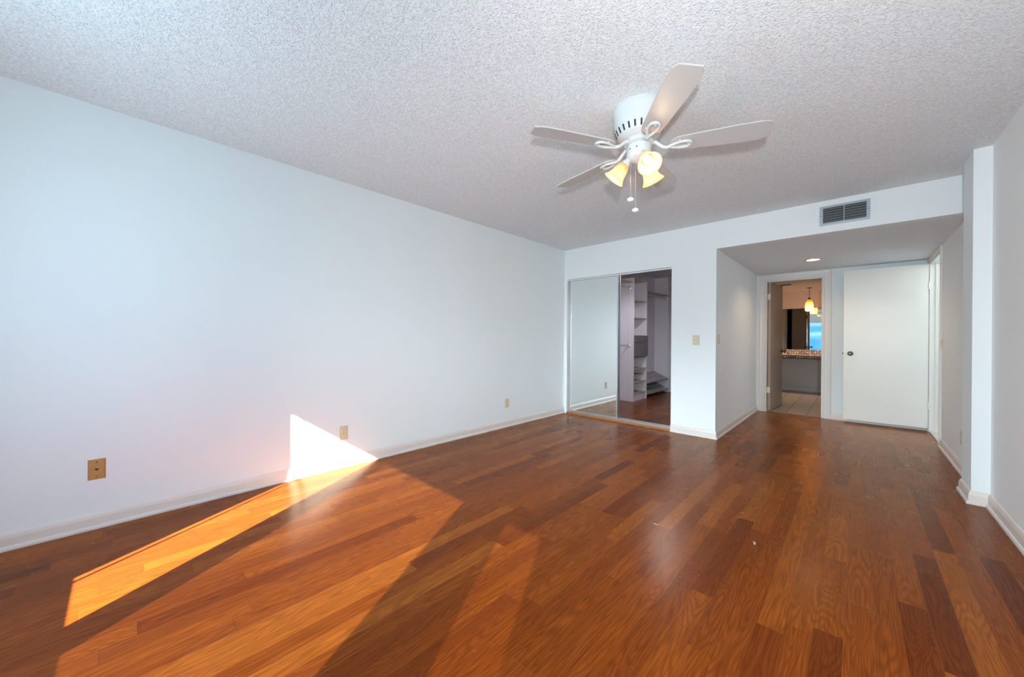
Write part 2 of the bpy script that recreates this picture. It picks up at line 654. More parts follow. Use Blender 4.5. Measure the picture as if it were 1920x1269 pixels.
bm = bmesh.new()
box(bm, -0.12, W + 0.12, YW - 0.05, D + 0.1, H, H + 0.1)
box(bm, -0.12, 1.85, D + 0.1, CY1 + 0.1, H, H + 0.1)
struct('ceiling', bm, M_CEIL, 'white popcorn textured bedroom ceiling', 'ceiling')
struct('ceiling_hall', bx(1.96, W + 0.12, D + 0.1, D2 + 0.12, HH, HH + 0.1), M_CEIL, 'lower popcorn ceiling over the hall recess', 'ceiling')
struct('ceiling_bathroom', bx(1.75, 3.60, D2 + 0.12, M + 0.1, BH, BH + 0.1), M_CEIL, 'dim popcorn ceiling inside the bathroom', 'ceiling')

bm = bx(-0.12, 0.0, YW - 0.05, D + 0.05, 0, H)
struct('wall_left', bm, M_WALL, 'long bare white wall on the left', 'wall')
struct('wall_closet_left', bx(-0.12, 0.0, D + 0.05, CY1 + 0.1, 0, H), M_CLOSETWALL, 'grey wall behind the closet shelving tower', 'wall')
struct('wall_closet_back', bx(0.0, 1.85, CY1, CY1 + 0.1, 0, H), M_CLOSETWALL, 'grey end wall of the walk-in closet', 'wall')
struct('wall_closet_right', bx(1.75, 1.85, D + 0.1, CY1, 0, H), M_CLOSETWALL, 'hidden right wall of the walk-in closet', 'wall')

CX0, CX1, CZ1 = 0.053, 1.572, 1.995
bm = bmesh.new()
box(bm, 0.0, CX0, D, D + 0.1, 0, CZ1)
box(bm, 0.0, CX1, D, D + 0.1, CZ1, H)
box(bm, CX1, XH, D, D + 0.1, 0, H)
box(bm, XH, W, D, D + 0.1, HH, H)
struct('wall_back', bm, M_WALL, 'white end wall around the closet opening and hall recess', 'wall')

struct('wall_hall_left', bx(1.96, XH, D + 0.1, D2, 0, HH + 0.02), M_HALL, 'shaded left wall of the hall recess', 'wall')

BX0, BX1, BZ1 = 2.174, 2.872, 2.052
bm = bmesh.new()
box(bm, 1.75, BX0, D2, D2 + 0.12, 0, BH)
box(bm, BX1, W + 0.12, D2, D2 + 0.12, 0, BH)
box(bm, BX0, BX1, D2, D2 + 0.12, BZ1, BH)
struct('wall_hall_back', bm, M_WALL, 'pale blue-white end wall behind the open ivory door', 'wall')

EY0, EY1, EZ1 = 5.99, 6.82, 2.082
bm = bmesh.new()
box(bm, W, W + 0.12, YW - 0.05, EY0, 0, H)
box(bm, W, W + 0.12, EY1, D2, 0, H)
box(bm, W, W + 0.12, EY0, EY1, EZ1, H)
struct('wall_right', bm, M_HALL, 'shaded grey-white wall on the right', 'wall')
PC0, PC1, PX = 4.009, 4.31, 3.788
struct('column', bx(PX, W, PC0, PC1, 0, H), M_WALL, 'narrow white pilaster on the right wall', 'column')

bm = bmesh.new()
box(bm, 0.0, WX0, YW - 0.05, YW, 0, H)
box(bm, WX1, W, YW - 0.05, YW, 0, H)
box(bm, WX0, WX1, YW - 0.05, YW, 0, WZ0)
box(bm, WX0, WX1, YW - 0.05, YW, WZ1, H)
struct('wall_front', bm, M_WALL, 'window wall behind the viewer', 'wall')

# bathroom and the passage beyond the entry door
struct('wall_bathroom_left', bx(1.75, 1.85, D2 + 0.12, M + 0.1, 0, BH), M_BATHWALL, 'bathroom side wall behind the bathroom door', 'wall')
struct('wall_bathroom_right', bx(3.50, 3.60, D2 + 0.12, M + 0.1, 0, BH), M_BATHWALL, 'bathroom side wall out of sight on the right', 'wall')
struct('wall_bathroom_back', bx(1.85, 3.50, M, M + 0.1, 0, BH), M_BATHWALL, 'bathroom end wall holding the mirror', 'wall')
bm = bmesh.new()
box(bm, 5.1, 5.2, 5.2, 7.6, 0, H)
box(bm, W + 0.12, 5.1, 7.5, 7.6, 0, H)
box(bm, W + 0.12, 5.1, 5.2, 5.3, 0, H)
box(bm, W + 0.12, 5.2, 5.2, 7.6, H, H + 0.1)
struct('wall_passage', bm, M_WALL, 'passage walls beyond the entry doorway', 'wall')

# ------------------------------------------------------------------ window (behind the camera; lights the room and shows in the mirrors)
win = thing('window_1', 'wide sliding window behind the viewer', 'window', ((WX0 + WX1) / 2, YW, WZ0), kind='structure')
bm = bmesh.new()
fy0, fy1 = YW - 0.045, YW - 0.015
box(bm, WX0 - 0.001, WX1 + 0.001, fy0, fy1, WZ0 - 0.04, WZ0 + 0.001)
box(bm, WX0, WX1, fy0, fy1, WZ1 - 0.001, WZ1 + 0.03)
for a, b in ((1.485, 1.658), (2.715, 3.108)):
    box(bm, a, b, fy0, fy1, WZ0, WZ1)
box(bm, 1.096, 1.107, YW - 0.025, YW - 0.015, WZ0, WZ1)
obj('window_frame', bm, M_FRAME, win)
for a, b, mm in ((1.658, 2.715, M_TINT), (3.108, WX1, M_TINT2)):
    obj('pane', bx(a, b, YW - 0.033, YW - 0.028, WZ0, WZ1), mm, win)

# ------------------------------------------------------------------ baseboards
BB = [(0, 0), (0.024, 0), (0.024, 0.010), (0.021, 0.018), (0.014, 0.022), (0.013, 0.062), (0.009, 0.078), (0.004, 0.088), (0, 0.090)]


def baseboard(name, path, label):
    b_ = bmesh.new()
    sweep(b_, BB, path)
    return struct(name, b_, M_TRIM, label, 'baseboard')


baseboard('baseboard_left', [(0, YW), (0, D)], 'cream baseboard along the left wall')
baseboard('baseboard_back', [(CX1, D), (XH, D), (XH, D2 - 0.018)], 'cream baseboard wrapping the wall between closet and hall')
baseboard('baseboard_hall', [(2.948, D2), (W, D2)], 'short cream baseboard behind the ivory door')
baseboard('baseboard_right', [(W, EY0 - 0.062), (W, PC1), (PX, PC1), (PX, PC0), (W, PC0), (W, YW)], 'cream baseboard along the right wall and pilaster')
b_ = bmesh.new()
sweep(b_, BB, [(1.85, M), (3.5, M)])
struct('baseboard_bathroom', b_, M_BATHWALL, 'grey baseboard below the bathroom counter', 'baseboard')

# ------------------------------------------------------------------ door casings
def casing_frame(bm, a0, a1, z1, wd, at, plane):
    """mitred flat casing round an opening, standing out on the lower side of `at`"""
    prof = [(0.004, 0.0), (0.004, 0.010), (0.008, 0.013), (wd * 0.55, 0.014), (wd - 0.010, 0.018), (wd - 0.002, 0.017), (wd, 0.012), (wd, 0.0)]
    rows = []
    for o_, d_ in prof:
        row = []
        for h, z in ((a0 - o_, 0.0), (a0 - o_, z1 + o_), (a1 + o_, z1 + o_), (a1 + o_, 0.0)):
            row.append(bm.verts.new((h, at - d_, z) if plane == 'y' else (at - d_, h, z)))
        rows.append(row)
    n_ = len(prof)
    for i in range(n_):
        A, B = rows[i], rows[(i + 1) % n_]
        for k in range(3):
            bm.faces.new((A[k], A[k + 1], B[k + 1], B[k]))
    bm.faces.new([r[0] for r in rows])
    bm.faces.new([r[3] for r in rows])


bm = bmesh.new()
casing_frame(bm, BX0, BX1, BZ1, 0.080, D2, 'y')
o = struct('trim_1', bm, M_CASING, 'beige casing round the bathroom doorway', 'door casing')
bm = bmesh.new()
box(bm, BX0, BX0 + 0.016, D2 - 0.004, D2 + 0.124, 0, BZ1)
box(bm, BX1 - 0.016, BX1, D2 - 0.004, D2 + 0.124, 0, BZ1)
box(bm, BX0 + 0.016, BX1 - 0.016, D2 - 0.004, D2 + 0.124, BZ1 - 0.016, BZ1)
box(bm, BX1 - 0.028, BX1 - 0.016, D2 + 0.03, D2 + 0.07, 0, BZ1 - 0.028)
box(bm, BX0 + 0.016, BX1 - 0.016, D2 + 0.03, D2 + 0.07, BZ1 - 0.028, BZ1 - 0.016)
struct('trim_2', bm, M_CASING, 'door lining inside the bathroom doorway', 'door jamb')

bm = bmesh.new()
casing_frame(bm, EY0, EY1, EZ1, 0.054, W, 'x')
struct('trim_3', bm, M_CASING, 'casing round the entry doorway in the right wall', 'door casing')
bm = bmesh.new()
for y0, y1 in ((EY0, EY0 + 0.018), (EY1 - 0.018, EY1)):
    box(bm, W - 0.004, W + 0.124, y0, y1, 0.0, EZ1)
box(bm, W - 0.004, W + 0.124, EY0 + 0.018, EY1 - 0.018, EZ1 - 0.018, EZ1)
box(bm, W + 0.045, W + 0.085, EY1 - 0.030, EY1 - 0.018, 0.0, EZ1 - 0.018)
struct('trim_4', bm, M_DOOR, 'ivory door lining of the entry doorway', 'door jamb')
struct('trim_5', bx(W - 0.002, W + 0.122, EY0 + 0.018, EY1 - 0.018, 0.0, 0.012, bev=0.004), M_STONE, 'beige stone threshold of the entry doorway', 'threshold')

# ------------------------------------------------------------------ closet opening: head track, bottom track, sliding mirror doors
bm = bmesh.new()
box(bm, CX0, CX1, D + 0.004, D + 0.012, CZ1 - 0.022, CZ1)
box(bm, CX0, CX1, D + 0.004, D + 0.098, CZ1 - 0.004, CZ1)
struct('trim_6', bm, M_FRAME, 'white head track over the mirrored closet doors', 'track')
struct('trim_7', bx(CX0, CX1, D - 0.004, D + 0.098, 0.0, 0.028), M_WOODSTRIP, 'oak strip under the closet door track', 'threshold')
bm = bmesh.new()
box(bm, CX0, CX1, D + 0.008, D + 0.092, 0.028, 0.034)
for y in (D + 0.008, D + 0.046, D + 0.086):
    box(bm, CX0, CX1, y, y + 0.005, 0.034, 0.047)
struct('trim_8', bm, M_ALU, 'aluminium bottom track of the closet doors', 'track')


def mirror_door(name, x0, x1, y, label):
    z0, z1 = 0.040, CZ1 - 0.008
    t = thing(name, label, 'sliding mirror door', ((x0 + x1) / 2, y, z0), kind='structure')
    obj('mirror_pane', bx(x0 + 0.010, x1 - 0.016, y - 0.004, y + 0.004, z0 + 0.014, z1 - 0.010), M_MIRROR, t)
    b_ = bmesh.new()
    box(b_, x0, x0 + 0.012, y - 0.009, y + 0.012, z0, z1)
    box(b_, x1 - 0.018, x1, y - 0.011, y + 0.012, z0, z1)
    box(b_, x0 + 0.012, x1 - 0.018, y - 0.009, y + 0.012, z0, z0 + 0.016)
    box(b_, x0 + 0.012, x1 - 0.018, y - 0.009, y + 0.012, z1 - 0.012, z1)
    obj('door_frame', b_, M_ALU, t)
    obj('backing_panel', bx(x0 + 0.012, x1 - 0.018, y + 0.0045, y + 0.010, z0 + 0.016, z1 - 0.012), M_DARK, t)
    return t


mirror_door('door_1', 0.092, 0.862, D + 0.030, 'front mirrored closet door reflecting the white wall')
mirror_door('door_2', 0.125, 0.868, D + 0.068, 'rear mirrored closet door slid behind the front one')

# ------------------------------------------------------------------ entry door (open, flat against the hall end wall)
def knob_set(bm, y_face, out, mtx):
    """door knob: rose, neck and round knob, axis along local -y from y_face"""
    prof = [(0.0, 0), (0.030, 0.0), (0.031, 0.004), (0.024, 0.009), (0.012, 0.012), (0.011, 0.030), (0.020, 0.038),
            (0.027, 0.048), (0.028, 0.056), (0.023, 0.064), (0.010, 0.068), (0.0, 0.0685)]
    lathe(bm, [(max(r, 0.0004), z) for r, z in prof], 24, mtx)


DW = 0.775
ed = thing('door_3', 'open ivory slab door with an antique brass knob standing in the hall', 'door', (W - 0.012, 6.795, 0.0), kind='structure')
ed.rotation_euler = (0, 0, math.radians(0.0))
T = 0.035
obj('door_panel', bx(-DW, 0, 0, T, 0.040, 2.074, bev=0.003), M_DOOR, ed, world=False)
bm = bmesh.new()
knob_set(bm, 0, 1, Matrix.Translation((-DW + 0.070, 0, 0.942)) @ Matrix.Rotation(math.radians(90), 4, 'X'))
obj('door_knob', bm, M_BRONZE, ed, True, False)['label'] = 'antique brass door knob'
bm = bmesh.new()
lathe(bm, [(0.0004, 0), (0.024, 0.0), (0.024, 0.004), (0.010, 0.008), (0.010, 0.025), (0.02, 0.03), (0.012, 0.036), (0.0004, 0.0365)], 20, Matrix.Translation((-DW + 0.070, T, 0.942)) @ Matrix.Rotation(math.radians(-90), 4, 'X'))
obj('door_knob', bm, M_BRONZE, ed, True, False)['label'] = 'antique brass door knob'
obj('latch', bx(-DW - 0.010, -DW + 0.002, 0.010, 0.026, 0.932, 0.952, bev=0.003), M_DARK, ed, world=False)['label'] = 'dark latch bolt'
for z in (0.32, 1.80):
    bm = bmesh.new()
    tube(bm, [(0.004, -0.004, z - 0.045), (0.004, -0.004, z + 0.045)], 0.0065, 10)
    box(bm, -0.004, 0.010, -0.002, 0.004, z - 0.045, z + 0.045)
    obj('hinge', bm, M_DOOR, ed, False, False)

# ------------------------------------------------------------------ bathroom door (opened inward about 84 degrees)
bd = thing('door_4', 'bathroom door swung open into the dim bathroom', 'door', (BX0 + 0.023, D2 + 0.070, 0.0), kind='structure')
bd.rotation_euler = (0, 0, math.radians(84.5))
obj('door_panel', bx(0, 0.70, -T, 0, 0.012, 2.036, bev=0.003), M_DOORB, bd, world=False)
for sgn in (-1, 1):
    bm = bmesh.new()
    mt = Matrix.Translation((0.70 - 0.065, -T if sgn < 0 else 0, 0.935)) @ Matrix.Rotation(math.radians(90 * -sgn), 4, 'X')
    knob_set(bm, 0, 1, mt)
    obj('door_knob', bm, M_BRONZE, bd, True, False)['label'] = 'dark brass door knob'
for z in (0.33, 1.80):
    bm = bmesh.new()
    tube(bm, [(-0.005, 0.002, z - 0.045), (-0.005, 0.002, z + 0.045)], 0.0060, 10)
    box(bm, -0.003, 0.0005, -T + 0.004, 0.004, z - 0.045, z + 0.045)
    obj('hinge', bm, M_DOOR, bd, False, False)

# ------------------------------------------------------------------ bathroom: counter, mirror, pendant, vent slot
vc = thing('vanity_counter', 'bathroom vanity counter covered in small brown and white tiles', 'counter', (2.6, M - 0.3, 0.745))
obj('countertop', bx(1.85, 3.50, M - 0.56, M, 0.748, 0.803), M_SMALLTILE, vc)
obj('backsplash', bx(1.85, 3.50, M - 0.014, M, 0.803, 0.914), M_SMALLTILE, vc)
obj('underside_shadow', bx(1.85, 3.50, M - 0.53, M, 0.736, 0.748), M_DARK, vc)  # dark strip standing in for the thin shadow below the counter
wm = obj('wall_mirror', bx(1.86, 3.49, M - 0.008, M, 0.916, 1.82), M_BMIRROR)
tag(wm, 'wide mirror above the tiled bathroom counter reflecting blue sky', 'mirror')
bv = obj('ceiling_slot_vent', bx(2.09, 2.285, 8.86, 8.97, BH - 0.006, BH + 0.002), M_DARK)
tag(bv, 'dark slot vent in the bathroom ceiling', 'vent')

PXY = (2.508, 9.70)
pl = thing('pendant_lamp', 'amber glass pendant lamp hanging before the bathroom mirror', 'lamp', (PXY[0], PXY[1], 1.72))
mt = Matrix.Translation((PXY[0], PXY[1], 0))
bm = bmesh.new()
lathe(bm, [(0.062, 1.725), (0.069, 1.775), (0.070, 1.82), (0.064, 1.875), (0.050, 1.925), (0.030, 1.955), (0.018, 1.965), (0.017, 1.963), (0.029, 1.952), (0.048, 1.922), (0.061, 1.873), (0.067, 1.82), (0.066, 1.775), (0.059, 1.725)], 28, mt)
obj('lamp_shade', bm, M_PSHADE, pl, True)
bm = bmesh.new()
tube(bm, [(*PXY, 1.99), (*PXY, BH - 0.015)], 0.005, 8)
obj('stem', bm, M_BRONZE, pl, True)
bm = bmesh.new()
lathe(bm, [(0.0005, 2.0), (0.020, 2.0), (0.022, 1.965), (0.018, 1.93), (0.0005, 1.93)], 16, mt)
obj('socket', bm, M_BRONZE, pl, True)
bm = bmesh.new()
lathe(bm, [(0.0005, BH), (0.045, BH), (0.043, BH - 0.012), (0.012, BH - 0.02), (0.0005, BH - 0.02)], 20, mt)
obj('canopy', bm, M_BRONZE, pl, True)
bm = bmesh.new()
lathe(bm, [(0.0005, 1.93), (0.012, 1.928), (0.014, 1.90), (0.028, 1.86), (0.030, 1.835), (0.022, 1.812), (0.0005, 1.804)], 18, mt)
obj('bulb', bm, M_BULB, pl, True)


def lamp_light(name, loc, watts, col, rad, parent=None, spot=None):
    l = bpy.data.lights.new(name, 'SPOT' if spot else 'POINT')
    if spot:
        l.spot_size = spot
        l.spot_blend = 0.5
    l.energy = watts
    l.color = col
    l.shadow_soft_size = rad
    o_ = bpy.data.objects.new(name, l)
    C.objects.link(o_)
    if parent is not None:
        o_.parent = parent
    o_.location = loc
    return o_


WARM = (1.0, 0.74, 0.44)
lamp_light('pendant_light', (0, 0, 0.055), 24.0, (1.0, 0.80, 0.58), 0.03, pl)

# ------------------------------------------------------------------ hall downlight, closet lamp
dl = thing('recessed_downlight', 'round amber recessed light in the hall ceiling', 'ceiling light', (2.807, 5.965, HH))
mt = Matrix.Translation((2.807, 5.965, HH))
bm = bmesh.new()
lathe(bm, [(0.066, -0.001), (0.068, -0.006), (0.078, -0.008), (0.087, -0.004), (0.088, 0.0005)], 36, mt)
obj('rim', bm, M_DRIM, dl, True)
bm = bmesh.new()
lathe(bm, [(0.068, -0.005), (0.05, -0.009), (0.02, -0.011), (0.0005, -0.0115)], 36, mt)
obj('lens', bm, M_DLENS, dl, True)
lamp_light('downlight_light', (0, 0, -0.03), 7.0, WARM, 0.05, dl, spot=math.radians(150))

CLX, CLY = 1.115, 5.60
cl_ = thing('closet_lamp', 'amber glass ceiling lamp glowing just inside the closet top', 'ceiling light', (CLX, CLY, H))
mt = Matrix.Translation((CLX, CLY, H))
bm = bmesh.new()
lathe(bm, [(0.065, 0.0), (0.065, -0.012), (0.050, -0.022), (0.014, -0.030), (0.012, -0.130), (0.050, -0.140), (0.0005, -0.141)], 28, mt)
obj('lamp_stem', bm, M_DRIM, cl_, True)
bm = bmesh.new()
lathe(bm, [(0.050, -0.140), (0.090, -0.150), (0.098, -0.172), (0.088, -0.205), (0.062, -0.232), (0.030, -0.246), (0.0005, -0.250)], 28, mt)
obj('glass_bowl', bm, M_DLENS, cl_, True)
lamp_light('closet_light', (0, 0, -0.275), 20.0, (0.92, 0.92, 1.0), 0.05, cl_, spot=math.radians(168))

# ------------------------------------------------------------------ closet fittings
TX0, TX1, TY0, TY1, TZ = 0.0, 0.325, 6.235, 6.805, 2.215
tw = thing('closet_tower', 'grey-white closet shelving tower with two drawers', 'shelving unit', (0.16, 6.52, 0))
P = 0.018
obj('side_panel', bx(TX0 + 0.001, TX1, TY0, TY0 + P, 0, TZ), M_MELA, tw)
obj('side_panel', bx(TX0 + 0.001, TX1, TY1 - P, TY1, 0, TZ), M_MELA, tw)
obj('back_panel', bx(TX0 + 0.001, TX0 + 0.008, TY0 + P, TY1 - P, 0.05, TZ), M_MELA, tw)
obj('top_panel', bx(TX0 + 0.008, TX1 + 0.002, TY0 + P, TY1 - P, TZ - 0.022, TZ - 0.001), M_SHELF, tw)['label'] = 'tan top panel'
for z, back in ((1.826, 0), (1.510, 0), (1.186, 0), (0.790, 0), (0.581, 0), (0.471, 0.05), (0.345, 0), (0.135, 0)):
    obj('shelf', bx(TX0 + 0.008, TX1 - 0.004 - back, TY0 + P, TY1 - P, z - 0.016, z), M_SHELF, tw)
obj('toe_kick', bx(TX1 - 0.030, TX1 - 0.012, TY0 + P, TY1 - P, 0.0, 0.119), M_MELA, tw)
for z0, z1 in ((1.056, 1.182), (0.803, 1.050)):
    dr = obj('drawer', bx(TX1 + 0.001, TX1 + 0.019, TY0 + 0.008, TY1 + 0.006, z0, z1, bev=0.002), M_DRAWER, tw)
    bm = bmesh.new()
    zc = (z0 + z1) / 2 + 0.01
    yc = (TY0 + TY1) / 2
    tube(bm, [(TX1 + 0.018, yc - 0.048, zc), (TX1 + 0.038, yc - 0.045, zc), (TX1 + 0.041, yc, zc), (TX1 + 0.038, yc + 0.045, zc), (TX1 + 0.018, yc + 0.048, zc)], 0.005, 8)
    obj('handle', bm, M_CHROME, dr, True)['label'] = 'silver bow handle'


def closet_rod(label, x, y0, y1, z):
    t = thing('closet_rod', label, 'clothes rod', (x, (y0 + y1) / 2, z), group='chrome clothes rods in the closet')
    b1 = bmesh.new()
    tube(b1, [(x, y0 + 0.004, z), (x, y1 - 0.004, z)], 0.015, 14)
    obj('rod', b1, M_CHROME, t, True)
    for y, s in ((y0, 1), (y1, -1)):
        b2 = bmesh.new()
        lathe(b2, [(0.0005, 0), (0.027, 0), (0.027, 0.006), (0.019, 0.010), (0.019, 0.028), (0.0155, 0.028)], 18,
              Matrix.Translation((x, y, z)) @ Matrix.Rotation(math.radians(-90 * s), 4, 'X'))
        obj('flange', b2, M_CHROME, t, True)


closet_rod('upper clothes rod between the closet front and the tower', 0.235, D + 0.1, TY0, 2.035)
closet_rod('lower clothes rod between the closet front and the tower', 0.235, D + 0.1, TY0, 1.005)
closet_rod('long clothes rod beyond the tower under a shelf', 0.265, TY1, CY1, 1.985)


def closet_shelf(label, y0, y1, z):
    s_ = obj('closet_shelf', bx(0.0, 0.30, y0, y1, z, z + 0.018, bev=0.002), M_SHELF)
    tag(s_, label, 'shelf', 'tan shelves on the closet wall')


closet_shelf('tan shelf above the upper rod left of the tower', D + 0.1, TY0, 2.125)
closet_shelf('tan shelf above the long rod beyond the tower', TY1, CY1, 2.035)


def shoe_rack(label, z_back, z_front):
    t = thing('shoe_rack', label, 'shoe rack', (0.16, (TY1 + CY1) / 2, z_front), group='slanted shoe racks in the closet')
    b1 = bmesh.new()
    y0, y1 = TY1 + 0.004, CY1 - 0.004
    xa, xb = 0.004, 0.300
    vs = [b1.verts.new(v) for v in ((xa, y0, z_back), (xb, y0, z_front), (xb, y0, z_front - 0.016), (xa, y0, z_back - 0.016),
                                    (xa, y1, z_back), (xb, y1, z_front), (xb, y1, z_front - 0.016), (xa, y1, z_back - 0.016))]
    for f in ((0, 1, 2, 3), (4, 7, 6, 5), (0, 4, 5, 1), (1, 5, 6, 2), (2, 6, 7, 3), (3, 7, 4, 0)):
        b1.faces.new([vs[i] for i in f])
    obj('rack_shelf', b1, M_RACK, t)
    for fr, up_ in ((0.97, 0.030), (0.45, 0.016)):
        xx = xa + (xb - xa) * fr
        zz = z_back + (z_front - z_back) * fr + up_
        b2 = bmesh.new()
        tube(b2, [(xx, y0 + 0.02, zz), (xx, y1 - 0.02, zz)], 0.004, 8)
        for yp in (y0 + 0.15, (y0 + y1) / 2, y1 - 0.15):
            tube(b2, [(xx, yp, zz), (xx, yp, zz - up_)], 0.004, 8)
        obj('rail', b2, M_CHROME, t, True)


shoe_rack('upper slanted shoe rack in the closet corner', 0.425, 0.285)
shoe_rack('lower slanted shoe rack just above the closet floor', 0.205, 0.070)

# ------------------------------------------------------------------ air vent on the soffit
vx0, vx1, vz0, vz1 = 2.946, 3.292, 2.206, 2.387
av = thing('air_vent', 'metal air supply grille on the wall above the hall recess', 'vent', ((vx0 + vx1) / 2, D, vz0))
bm = bmesh.new()
fw, fh = 0.024, 0.020
box(bm, vx0, vx1, D - 0.010, D, vz0, vz0 + fh)
box(bm, vx0, vx1, D - 0.010, D, vz1 - fh, vz1)
box(bm, vx0, vx0 + fw, D - 0.010, D, vz0 + fh, vz1 - fh)
box(bm, vx1 - fw, vx1, D - 0.010, D, vz0 + fh, vz1 - fh)
obj('frame', bm, M_VENT, av)
xm = (vx0 + vx1) / 2 - 0.002
obj('mullion', bx(xm - 0.0035, xm + 0.0035, D - 0.009, D - 0.001, vz0 + fh, vz1 - fh), M_VENT, av)
obj('recess', bx(vx0 + fw, vx1 - fw, D - 0.0015, D - 0.0002, vz0 + fh, vz1 - fh), M_DARK, av)['label'] = 'dark duct opening'
bm = bmesh.new()
n = 36
for i in range(n):
    x = vx0 + fw + (vx1 - vx0 - 2 * fw) * (i + 0.5) / n
    box(bm, x - 0.0009, x + 0.0009, D - 0.009, D - 0.004, vz0 + fh, vz1 - fh)
obj('vertical_louvers', bm, M_VENTBLADE, av)
bm = bmesh.new()
for i in range(6):
    z = vz0 + fh + (vz1 - vz0 - 2 * fh) * (i + 0.5) / 6
    box(bm, vx0 + fw, vx1 - fw, D - 0.0045, D - 0.0015, z - 0.0016, z + 0.0016)
obj('horizontal_louvers', bm, M_VENTBLADE, av)
for x in (vx0 + 0.010, vx1 - 0.010):
    bm = bmesh.new()
    lathe(bm, [(0.0004, 0.0125), (0.003, 0.012), (0.004, 0.010)], 12, Matrix.Translation((x, D, (vz0 + vz1) / 2)) @ Matrix.Rotation(math.radians(90), 4, 'X'))
    obj('screw', bm, M_DARK, av)
obj('damper_lever', bx(vx1 - 0.021, vx1 - 0.017, D - 0.018, D - 0.009, (vz0 + vz1) / 2 + 0.01, (vz0 + vz1) / 2 + 0.035), M_VENT, av)

# ------------------------------------------------------------------ plates on the walls
def plate(name, label, cat, pos, nrm, kind, m, wd=0.070, ht=0.116):
    """wall plate; local frame: x along the wall, -y out of the wall"""
    rz = {'x+': math.radians(90), 'y-': 0.0, 'x-': math.radians(-90)}[nrm]
    t = thing(name, label, cat, pos, (0, 0, rz))
    b_ = bx(-wd / 2, wd / 2, -0.006, 0.0, -ht / 2, ht / 2)
    bmesh.ops.recalc_face_normals(b_, faces=b_.faces)
    es = [e for e in b_.edges if all(v.co.y < -0.003 for v in e.verts)]
    bmesh.ops.bevel(b_, geom=es, offset=0.004, segments=2, affect='EDGES')
    obj('plate', b_, m, t, False, False)

    def disc(nm, z, r, mm, d0, x=0.0, d1=0.0006):
        b2 = bmesh.new()
        lathe(b2, [(r, 0), (r * 0.9, d1), (0.0003, d1)], 18, Matrix.Translation((x, -d0, z)) @ Matrix.Rotation(math.radians(90), 4, 'X'))
        return obj(nm, b2, mm, t, False, False)
    if kind == 'outlet':
        for z in (0.020, -0.020):
            b2 = bmesh.new()
            lathe(b2, [(0.0165, 0), (0.0160, 0.0022), (0.0003, 0.0022)], 24, Matrix.Translation((0, -0.006, z)) @ Matrix.Rotation(math.radians(90), 4, 'X'))
            so = obj('socket', b2, M_IVORY, t, False, False)
            b3 = bmesh.new()
            box(b3, -0.0075, -0.0055, -0.0087, -0.0080, z - 0.001, z + 0.008)
            box(b3, 0.0055, 0.0075, -0.0087, -0.0080, z - 0.001, z + 0.008)
            box(b3, -0.002, 0.002, -0.0087, -0.0080, z - 0.010, z - 0.006)
            obj('slots', b3, M_DARK, so, False, False)
        disc('screw', 0, 0.003, M_BRONZE, 0.006)
    elif kind == 'switch':
        for z in (0.030, -0.030):
            disc('screw', z, 0.003, M_BRONZE, 0.006)
        b2 = bx(-0.0055, 0.0055, -0.0075, -0.006, -0.013, 0.013)
        obj('slot_frame', b2, M_IVORY, t, False, False)
        b3 = bmesh.new()
        vs = [b3.verts.new(v) for v in ((-0.004, -0.007, -0.004), (0.004, -0.007, -0.004), (0.004, -0.007, 0.008), (-0.004, -0.007, 0.008),
                                        (-0.003, -0.020, 0.006), (0.003, -0.020, 0.006), (0.003, -0.019, 0.012), (-0.003, -0.019, 0.012))]
        for f in ((0, 1, 2, 3), (4, 7, 6, 5), (0, 4, 5, 1), (1, 5, 6, 2), (2, 6, 7, 3), (3, 7, 4, 0)):
            b3.faces.new([vs[i] for i in f])
        obj('toggle', b3, M_IVORY, t, False, False)
    elif kind == 'jack':
        for z in (0.042, -0.042):
            disc('screw', z, 0.0036, M_BRONZE, 0.006)
        b2 = bmesh.new()
        lathe(b2, [(0.027, 0), (0.026, 0.0016), (0.022, 0.0008), (0.0003, 0.0008)], 30, Matrix.Translation((0, -0.006, 0)) @ Matrix.Rotation(math.radians(90), 4, 'X'))
        j = obj('jack_ring', b2, m, t, False, False)
        b3 = bmesh.new()                                      # heart-shaped hole of the jack
        pts = []
        for k in range(28):
            a = 2 * math.pi * k / 28
            hx = 16 * math.sin(a) ** 3
            hz = 13 * math.cos(a) - 5 * math.cos(2 * a) - 2 * math.cos(3 * a) - math.cos(4 * a)
            pts.append((hx * 0.00052, hz * 0.00045))
        f0 = [b3.verts.new((x_, -0.0068, z_)) for x_, z_ in pts]
        f1 = [b3.verts.new((x_, -0.0074, z_)) for x_, z_ in pts]
        for k in range(28):
            b3.faces.new((f0[k], f0[(k + 1) % 28], f1[(k + 1) % 28], f1[k]))
        b3.faces.new(f1)
        obj('jack_hole', b3, M_DARK, j, False, False)
    elif kind == 'dimmer':
        for z in (0.022, -0.020):
            b2 = bx(-0.0085, 0.0085, -0.0085, -0.006, z - 0.007, z + 0.007, bev=0.001)
            obj('button', b2, M_IVORY, t, False, False)
        disc('screw', 0.0, 0.0028, M_BRONZE, 0.006)
        for z in (0.045, -0.045):
            disc('screw', z, 0.0028, M_BRONZE, 0.006)
    return t


